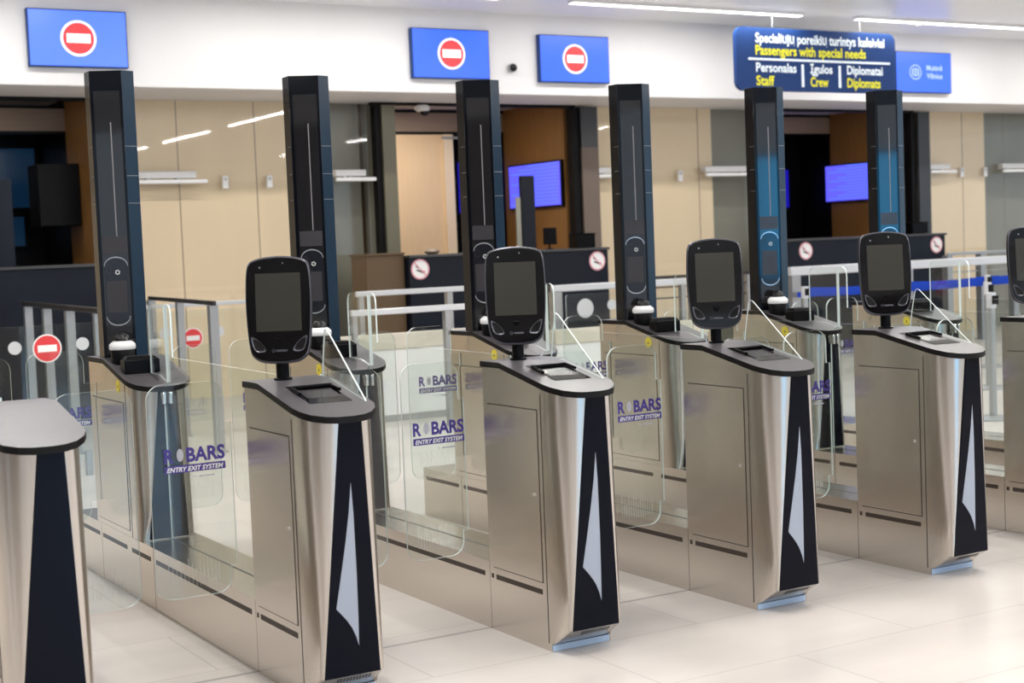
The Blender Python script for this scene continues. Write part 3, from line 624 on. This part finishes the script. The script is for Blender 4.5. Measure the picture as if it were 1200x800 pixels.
# ------------------------------------------------------------------ face terminals on the front lids
def smooth_outline(pts, n=4):
    out = []
    N_ = len(pts)
    for i in range(N_):
        p0, p1, p2, p3 = [Vector((*pts[(i+j-1) % N_], 0)) for j in range(4)]
        for s in range(n):
            t = s/n
            q = .5*((2*p1)+(-p0+p2)*t+(2*p0-5*p1+4*p2-p3)*t*t+(-p0+3*p1-3*p2+p3)*t**3); out.append((q.x, q.y))
    return out
half = [(0, 0), (.045, .0015), (.075, .009), (.099, .027), (.109, .054), (.116, .11), (.1205, .19), (.1210, .26), (.1180, .325), (.1135, .356), (.102, .376), (.07, .387), (.035, .392), (0, .394)]
OUT = smooth_outline(half + [(-x, y) for x, y in half[-2:0:-1]])
def scaled(o, k, dz=0, kz=None):
    kz = kz or k; return [(x*k, .197+(z-.197)*kz+dz) for x, z in o]
def make_terminal():
    t = thing('face_terminal', '', 'face terminal', (0, 0, 0), 'face recognition terminals on posts')
    tilt = Matrix.Translation((0, -.045, .062)) @ Matrix.Rotation(-math.radians(6), 4, 'X')
    b = MB(); b.cyl((0, 0, .001), (0, -.005, .12), .024, 'black_plastic', 20); b.lathe((0, 0, -.004), [(.034, .004), (.034, .010), (.022, .014)], 'black_plastic'); b.cyl((0, -.005, .09), (0, -.03, .16), .018, 'black_plastic', 16); b.build('post', t, sharp=50)
    # body shell: rings through depth
    rings = [(scaled(OUT, .90), .044), (scaled(OUT, .97), .036), (scaled(OUT, 1.0), .022), (scaled(OUT, 1.0), .008), (scaled(OUT, .985), .001), (scaled(OUT, .965), -.0015)]
    n = len(OUT); vs = [(x, y, z) for o, y in rings for x, z in o]; fs = []
    for j in range(len(rings)-1): fs += [(j*n+i, j*n+(i+1) % n, (j+1)*n+(i+1) % n, (j+1)*n+i) for i in range(n)]
    fs += [tuple(range(n)), tuple((len(rings)-1)*n+i for i in range(n))]
    b = MB(); b.add(vs, fs, 'kiosk'); body = b.build('body', t, sharp=50, xf=tilt)
    o1, o2 = scaled(OUT, .992), scaled(OUT, .965)
    b = MB(); b.add([(x, -.0002, z) for x, z in o1]+[(x, -.0028, z) for x, z in o2], [(i, (i+1) % n, n+(i+1) % n, n+i) for i in range(n)], 'kiosk_rim'); b.build('rim', t, sharp=50, xf=tilt)
    b = MB(); b.slab(scaled(OUT, .955), 'y', -.0035, -.0016, 'kiosk_face'); b.build('glass_front', t, sharp=30, xf=tilt)
    b = MB(); b.box(-.083, .083, -.0043, -.0036, .118, .330, 'screen_off'); b.build('screen', t, xf=tilt)
    b = MB(); b.cyl((-.065, -.0034, .352), (-.065, -.0046, .352), .0035, 'chrome', 10); b.cyl((.02, -.0034, .366), (.02, -.0046, .366), .0025, 'chrome', 10); b.build('sensor', t, xf=tilt)
    for s in (-1, 1):
        w = [(s*.103, .098), (s*.083, .092), (s*.060, .070), (s*.050, .050), (s*.058, .043), (s*.080, .044), (s*.094, .058)]
        w = smooth_outline(w, 3); nn = len(w); c = (sum(p[0] for p in w)/nn, sum(p[1] for p in w)/nn)
        w2 = [(c[0]+(p[0]-c[0])*.78, c[1]+(p[1]-c[1])*.78) for p in w]
        b = MB(); b.add([(x, -.0075, z) for x, z in w]+[(x, -.0040, z) for x, z in w2], [(i, (i+1) % nn, nn+(i+1) % nn, nn+i) for i in range(nn)], 'kiosk_rim')
        b.add([(x, -.0036, z) for x, z in w]+[(x, -.0075, z) for x, z in w], [(i, (i+1) % nn, nn+(i+1) % nn, nn+i) for i in range(nn)], 'kiosk')
        b.add([(x, -.0040, z) for x, z in w2], [tuple(range(nn))], 'well'); b.build('hand_sensor', t, xf=tilt)
    b = MB(); n2 = 12
    b.add([(-.022+r*math.cos(2*PI*i/n2), -.0042, .047+r*math.sin(2*PI*i/n2)) for r in (.0045, .0065) for i in range(n2)], [(i, (i+1) % n2, n2+(i+1) % n2, n2+i) for i in range(n2)], 'kiosk_rim')
    b.box(-.012, .028, -.0043, -.0041, .0435, .0505, 'kiosk_rim'); b.build('maker_mark', t, xf=tilt)
    return t
TL = ['face terminal nearest the camera, dull olive screen, left of centre', 'face terminal in the middle, blue reflection across its screen', 'face terminal with a pale screen, right of the fourth tower', 'face terminal with dark screen in front of the right booth', 'face terminal half cut off by the right edge']
term = make_terminal(); index_kids()
for k in range(5):
    o = term if k == 0 else copy_tree(term)
    x = GX[k+1]
    o.location = (x+.118, 5.165, 1.0945); o.rotation_euler = (0, 0, -math.radians(32)); o['label'] = TL[k]

# ------------------------------------------------------------------ scanner towers on the rear lids
def make_tower():
    t = thing('scanner_tower', '', 'scanner tower', (0, 0, 0), 'tall black scanner towers')
    H0, H1 = 0.0, 1.357   # above the lid (1.093 -> 2.45)
    P0 = Vector((.014, 7.193)); P1 = Vector((.014, 7.148)); w, ph, e, ps = .150, .404, .0657, .24
    P2 = P1+w*Vector((math.cos(ph), -math.sin(ph))); P3 = P2+e*Vector((math.cos(ps), math.sin(ps)))
    P4 = Vector((P3.x, 7.21)); P5 = Vector((P0.x, 7.23))
    c = Vector((.115, 7.15)); pts = [p-c for p in (P0, P1, P2, P3, P4, P5)]
    def cut(a, b_): s_ = (7.1195-c.y-a.y)/(b_.y-a.y); return a+(b_-a)*s_
    cp = [pts[0], pts[1], cut(pts[1], pts[2]), pts[2], pts[3], cut(pts[3], pts[4]), pts[4], pts[5]]
    zl = [0 if p.y+c.y >= 7.119 else (lidz(p.y+c.y, 7.12, .235)-1.093) for p in cp]
    n = 8; vs = [(p.x, p.y, z) for p, z in zip(cp, zl)]+[(p.x, p.y, H1) for p in cp]
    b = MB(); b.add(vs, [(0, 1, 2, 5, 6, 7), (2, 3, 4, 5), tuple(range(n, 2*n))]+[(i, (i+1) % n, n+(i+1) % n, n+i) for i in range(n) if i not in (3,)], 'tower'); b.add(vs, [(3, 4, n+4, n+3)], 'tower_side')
    b.build('column', t, sharp=10, bevel=.0015)
    d = (pts[2]-pts[1]).normalized(); nn = Vector((-math.sin(ph), -math.cos(ph)))
    def Q(u, z, h): p = pts[1]+d*u+nn*h; return (p.x, p.y, z)
    def rect(b, u0, u1, z0, z1, h, m):
        b.add([Q(u0, z0, h), Q(u1, z0, h), Q(u1, z1, h), Q(u0, z1, h), Q(u0, z0, 0), Q(u1, z0, 0), Q(u1, z1, 0), Q(u0, z1, 0)], [(0, 1, 2, 3), (0, 1, 5, 4), (1, 2, 6, 5), (2, 3, 7, 6), (3, 0, 4, 7)], m)
    b = MB(); rect(b, .016, .137, .02, 1.262, .0012, 'tower_inset'); b.build('front_glass', t)
    b = MB(); rect(b, .086, .0915, .575, 1.115, .0022, 'lightbar'); b.build('light_strip', t)
    b = MB(); rect(b, .020, .134, .495, .572, .0022, 'tower_block'); b.build('display_band', t)
    # camera module with silver arcs
    def arc(sign, zc, rz):
        m_ = 14; A = [(.077+.056*math.cos(a), zc+sign*rz*math.sin(a)) for a in [PI*i/m_ for i in range(m_+1)]]
        B_ = [(.077+.0525*math.cos(a), zc+sign*(rz-.006)*math.sin(a)) for a in [PI*i/m_ for i in range(m_+1)]]
        return A, B_
    b = MB(); A, _ = arc(1, .435, .045); A2, _ = arc(-1, .195, .045)
    ol = A+A2[::-1]; b.add([Q(u, z, .0024) for u, z in ol], [tuple(range(len(ol)))], 'tower_lens'); md = b.build('camera_module', t)
    for sg, zc in ((1, .435), (-1, .195)):
        A, B_ = arc(sg, zc, .045); k = len(A); b = MB()
        b.add([Q(u, z, .004) for u, z in A+B_], [(i, i+1, k+i+1, k+i) for i in range(k-1)], 'ring')
        b.build('silver_arc', t)
    b = MB(); rect(b, .028, .122, .215, .365, .0032, 'tower_block'); b.build('module_screen', t)
    b = MB()
    for i in range(6):
        a0, a1 = i*PI/3, i*PI/3+.6
        b.add([Q(.083+r*math.cos(a), .405+r*math.sin(a), .0042) for r, a in ((.006, a0), (.012, a0), (.012, a1), (.006, a1))], [(0, 1, 2, 3)], 'white')
    b.build('round_mark', t)
    b = MB(); m_ = 18
    b.add([Q(.043+rx*math.cos(2*PI*i/m_), .422+rx*1.7*math.sin(2*PI*i/m_), .0042) for rx in (.0115, .0135) for i in range(m_)], [(i, (i+1) % m_, m_+(i+1) % m_, m_+i) for i in range(m_)], 'tower_block'); b.build('lens_outline', t)
    # fine pale joints on the side faces
    b = MB()
    for z in (.73, .86, 1.0):
        for (pa, pb) in ((pts[2], pts[3]), (pts[0], pts[1])):
            e_ = (pb-pa); nrm = Vector((e_.y, -e_.x)).normalized()*.0012
            b.add([((pa+nrm).x, (pa+nrm).y, z), ((pb+nrm).x, (pb+nrm).y, z), ((pb+nrm).x, (pb+nrm).y, z+.0014), ((pa+nrm).x, (pa+nrm).y, z+.0014)], [(0, 1, 2, 3)], 'grey_metal')
    b.build('joint_lines', t)
    return t, c
tower, tc = make_tower(); index_kids()
WL = ['leftmost black tower, overlapping the left blue screen', 'black scanner tower right of the leftmost one, behind the nearest terminal', 'black scanner tower behind the middle terminal, below the second blue screen', 'black scanner tower below the third blue screen, before the beige wall', 'black scanner tower with bluish glass under the word Staff', 'rightmost black tower with bluish glass under the word Diplomats']
for k in range(6):
    o = tower if k == 0 else copy_tree(tower)
    o.location = (GX[k+1]+tc.x, tc.y, 1.0945); o['label'] = WL[k]

# ------------------------------------------------------------------ dome cameras and document boxes on the rear lids
def make_dome():
    t = thing('dome_camera', '', 'dome camera', (0, 0, 0), 'small dome cameras beside the towers')
    b = MB(); b.lathe((0, 0, 0), [(.054, 0), (.056, .056), (.054, .060)], 'black_plastic'); b.v = [(v[0], v[1], v[2]+.235*v[1] if v[2] < .001 else v[2]) for v in b.v]; b.build('base', t, sharp=50)
    b = MB(); b.lathe((0, 0, .060), [(.058, 0), (.0615, .005), (.0615, .024), (.052, .034), (.041, .041)], 'white_plastic'); b.build('collar', t, sharp=50)
    b = MB(); b.lathe((0, 0, .101), [(.037, -.002), (.0365, .012), (.031, .026), (.020, .036), (.004, .041)], 'dome'); b.build('glass_dome', t, sharp=60)
    return t
def make_box():
    t = thing('document_scanner', '', 'scanner', (0, 0, 0), 'black document scanners on the rear lids')
    sl = math.atan(.235); 
    R = Matrix.Rotation(sl, 4, 'X')
    q = math.tan(sl)*.037
    def hexa(b, x, y0, y1, z0a, z0b, z1, x2, ya, yb_, m): b.add([(-x, y0, z0a), (x, y0, z0a), (x, y1, z0b), (-x, y1, z0b), (-x2, ya, z1), (x2, ya, z1), (x2, yb_, z1), (-x2, yb_, z1)], [(0, 1, 2, 3), (4, 5, 6, 7), (0, 1, 5, 4), (1, 2, 6, 5), (2, 3, 7, 6), (3, 0, 4, 7)], m)
    b = MB(); hexa(b, .083, -.037, .037, -q+.001, q+.001, .056, .083, -.037, .037, 'black_plastic'); b.build('body', t, bevel=.004)
    b = MB(); hexa(b, .079, -.034, .037, .0565, .0565, .073, .062, -.018, .035, 'black_plastic'); b.build('hood', t, bevel=.003)
    b = MB(); b.box(-.04, .04, -.010, .028, .0732, .0742, 'tower_block'); b.build('glass_window', t)
    return t
dm = make_dome(); bx = make_box(); index_kids()
PLACE = ['the leftmost tower', 'the second tower from the left', 'the third tower from the left', 'the fourth tower from the left', 'the fifth tower from the left', 'the rightmost tower']
for k in range(6):
    x = GX[k+1]
    o = dm if k == 0 else copy_tree(dm); zz = lidz(7.04, 7.12, .235)
    o.location = (x+.071, 7.04, zz+.0015); o['label'] = 'white collared dome camera at the foot of %s' % PLACE[k]
    o = bx if k == 0 else copy_tree(bx)
    o.location = (x+.103, 6.880, lidz(6.88, 7.12, .235)+.0015); o['label'] = 'low black document scanner box in front of %s' % PLACE[k]

# ------------------------------------------------------------------ rails and queue barriers in the hall
def rail(name, pts, z, r, m, posts, label, group=None, mid=None, pm=None, cat='railing'):
    c = pts[0]; t = thing(name, label, cat, (c[0], c[1], 0), group)
    b = MB()
    for a, d in zip(pts, pts[1:]):
        v = Vector((d[0]-a[0], d[1]-a[1], 0)).normalized(); s = Vector((-v.y, v.x, 0))*r*.8
        A = Vector((a[0], a[1], z)); D = Vector((d[0], d[1], z))
        vs = [A+s, A-s, D-s, D+s, A+s-Vector((0, 0, 2*r)), A-s-Vector((0, 0, 2*r)), D-s-Vector((0, 0, 2*r)), D+s-Vector((0, 0, 2*r))]
        b.add(vs, [(0, 1, 2, 3), (4, 5, 6, 7), (0, 1, 5, 4), (1, 2, 6, 5), (2, 3, 7, 6), (3, 0, 4, 7)], m)
    b.build('handrail', t, t.location, bevel=r*.25)
    for mz in (mid or []):
        b = MB()
        for a, d in zip(pts, pts[1:]): b.cyl((a[0], a[1], mz), (d[0], d[1], mz), r*.5, m, 8)
        b.build('mid_rail', t, t.location)
    for (x, y, pr) in posts:
        b = MB(); b.box(x-pr, x+pr, y-pr, y+pr, 0, z-2*r, pm or m); b.box(x-pr*1.6, x+pr*1.6, y-pr*1.6, y+pr*1.6, 0, .01, pm or m); b.build('post', t, t.location)
    return t
rail('handrail_frame', [(5.30, 11.6), (7.2, 11.6)], 1.06, .026, 'white_rail', [(5.33, 11.6, .022), (6.22, 11.6, .03), (7.17, 11.6, .022)], 'pale metal handrail before the middle booth, lower of the two', 'pale handrails before the middle booth', pm='grey_metal')
rail('handrail_frame', [(6.0, 13.0), (8.0, 13.0)], 1.175, .025, 'white_rail', [(6.05, 13.0, .025), (7.0, 13.0, .03), (7.96, 13.0, .025)], 'pale metal handrail before the middle booth, upper of the two', 'pale handrails before the middle booth', pm='grey_metal')
rail('handrail_frame', [(8.2, 13.0), (9.9, 13.0)], 1.13, .035, 'white_rail', [(8.24, 13.0, .05), (9.86, 13.0, .03)], 'pale metal frame right of the middle terminal, with pale discs on its glass', None, pm='grey_metal')
rail('handrail_frame', [(11.38, 13.0), (15.4, 13.0)], 1.185, .05, 'white_rail', [(11.42, 13.0, .035), (13.25, 13.0, .03), (15.3, 13.0, .03)], 'long pale handrail below the right booth, above the blue belts', None, pm='grey_metal')
rail('handrail_frame', [(4.1, 13.6), (5.6, 13.6)], 1.14, .018, 'white_rail', [(4.12, 13.6, .02), (5.58, 13.6, .02)], 'thin pale handrail before the beige wall right of the leftmost tower', None, pm='grey_metal')
rail('dark_railing', [(3.33, 14.8), (3.10, 11.32)], 1.21, .022, 'dark_rail', [(3.11, 11.4, .03), (3.03+.1, 12.3, .035), (3.19, 13.3, .035), (3.26, 14.3, .035)], 'dark topped railing with grey posts left of the leftmost tower', 'dark topped railings', pm='grey_metal')
rail('dark_railing', [(4.36, 14.13), (4.04, 11.4)], 1.21, .018, 'dark_rail', [(4.35, 14.05, .035), (4.20, 12.75, .03), (4.05, 11.48, .035)], 'dark topped railing with grey posts right of the leftmost tower', 'dark topped railings', pm='grey_metal')
rail('steel_railing', [(10.4, 14.6), (12.95, 14.6)], 1.12, .02, 'dark_rail', [(10.44, 14.6, .035), (11.22, 14.6, .035), (12.1, 14.6, .035), (12.9, 14.6, .035)], 'grey railing before the beige wall left of the right booth', None, mid=[.98, .85], pm='grey_metal')
rail('steel_railing', [(15.6, 14.6), (19.5, 14.6)], 1.22, .02, 'grey_metal', [(15.6+i*.65, 14.6, .05) for i in range(7)], 'grey railing of many posts behind the blue belts', None, mid=[.95], pm='grey_metal')

# glass queue panels with the no entry discs
def queue_glass(x0, x1, y, z0, z1, discs, entry, label):
    t = thing('glass_screen', label, 'glass screen', ((x0+x1)/2, y, 0), 'glass screens with marker discs')
    b = MB(); b.slab(rrect(x0, x1, z0, z1, .03, 4), 'y', y-.006, y+.006, 'glass', 'glass_edge'); b.build('pane', t, t.location, 30)
    for x in (x0+.12, x1-.12):
        b = MB(); b.box(x-.02, x+.02, y-.03, y+.03, 0, z0+.08, 'grey_metal'); b.build('foot_clamp', t, t.location)
    for x, z, rr in discs:
        b = MB(); disc_add(b, (x, y-.0065, z), rr, 'y', 'pale', .004, 24); b.build('pale_disc', t, t.location)
    for x, z, rr in entry:
        b = MB(); disc_add(b, (x, y-.0065, z), rr, 'y', 'white', .002, 32); disc_add(b, (x, y-.009, z), rr*.9, 'y', 'red', .002, 32); b.box(x-rr*.66, x+rr*.66, y-.0135, y-.0115, z-rr*.24, z+rr*.24, 'white'); b.build('no_entry_disc', t, t.location)
queue_glass(2.0, 3.0, 11.0, .1, 1.115, [(2.40, .965, .047), (2.88, .965, .047)], [(2.626, .948, .103)], 'glass screen with a red no entry disc, left of the leftmost tower')
queue_glass(4.05, 5.2, 13.0, .1, 1.09, [(4.13, .90, .05), (4.63, .885, .05)], [(4.388, .842, .092)], 'glass screen with a red no entry disc, right of the leftmost tower')
queue_glass(8.3, 9.7, 12.9, .1, 1.03, [(8.53, .88, .10), (8.86, .90, .055)], [], 'glass screen with two pale discs, right of the middle terminal')

# belt barriers
def belt_post(x, y, label, h=1.02):
    t = thing('belt_post', label, 'barrier post', (x, y, 0), 'queue posts with blue belts')
    b = MB(); b.lathe((x, y, 0), [(.17, 0), (.17, .012), (.12, .028), (.03, .036)], 'grey_metal'); b.build('base', t, t.location, 40)
    b = MB(); b.cyl((x, y, .03), (x, y, h-.12), .03, 'grey_metal', 16); b.build('pole', t, t.location, 50)
    b = MB(); b.cyl((x, y, h-.12), (x, y, h), .038, 'white_rail', 16); b.box(x-.03, x+.03, y-.048, y-.036, h-.09, h-.02, 'dark'); b.build('belt_head', t, t.location, 50)
def belt(xa, xb, y, z, label, h=.055):
    b = MB(); n = 10
    for i in range(n):
        s0, s1 = i/n, (i+1)/n; sag = lambda s: -.02*4*s*(1-s)
        b.box(xa+(xb-xa)*s0, xa+(xb-xa)*s1, y-.002, y+.002, z+sag((s0+s1)/2), z+h+sag((s0+s1)/2), 'belt')
    tag(b.build('queue_belt'), label, 'belt', 'blue queue belts')
PX = [(10.35, 11.6, 'belt post left of the fifth tower foot'), (11.62, 11.6, 'belt post behind the dark screened terminal'), (13.0, 11.6, 'belt post with a white head right of the dark screened terminal'), (14.6, 11.6, 'belt post beyond the right edge'), (9.46, 8.40, 'nearest belt post, round dark base on the floor between the two right barriers'), (11.26, 10.04, 'belt post with round base on the floor behind the nearest belt post')]
for x, y, lb in PX: belt_post(x, y, lb)
belt(10.41, 11.58, 11.6, .955, 'blue belt left of the dark screened terminal'); belt(11.66, 12.96, 11.6, .955, 'blue belt just right of the dark screened terminal'); belt(13.04, 14.56, 11.6, .955, 'blue belt at the right edge, upper of two')
belt(11.4, 15.25, 12.9, .845, 'blue belt stretched along the back railing, lower of two', .06)

# low off-white partition walls that close the queue area before the middle booth
def low_wall(x0, x1, y, h, label):
    t = thing('queue_board', label, 'queue board', ((x0+x1)/2, y, 0), 'low pale queue boards')
    b = MB(); b.box(x0, x1, y-.05, y+.05, .06, h-.14, 'white_plastic'); b.build('panel', t, t.location, bevel=.004)
    b = MB(); b.box(x0-.01, x1+.01, y-.065, y+.065, h-.14, h, 'pale_band'); b.build('capping', t, t.location, bevel=.006)
    b = MB(); b.box(x0+.02, x1-.02, y-.035, y+.035, 0, .06, 'grey_metal'); b.build('plinth', t, t.location)
M['pale_band'] = mat('pale_band', (.62, .59, .50), .45)
low_wall(4.95, 7.35, 12.3, .80, 'low off-white board with beige capping before the brown cabinet')
low_wall(7.75, 9.60, 12.3, .72, 'low off-white board with beige capping right of the middle terminal')
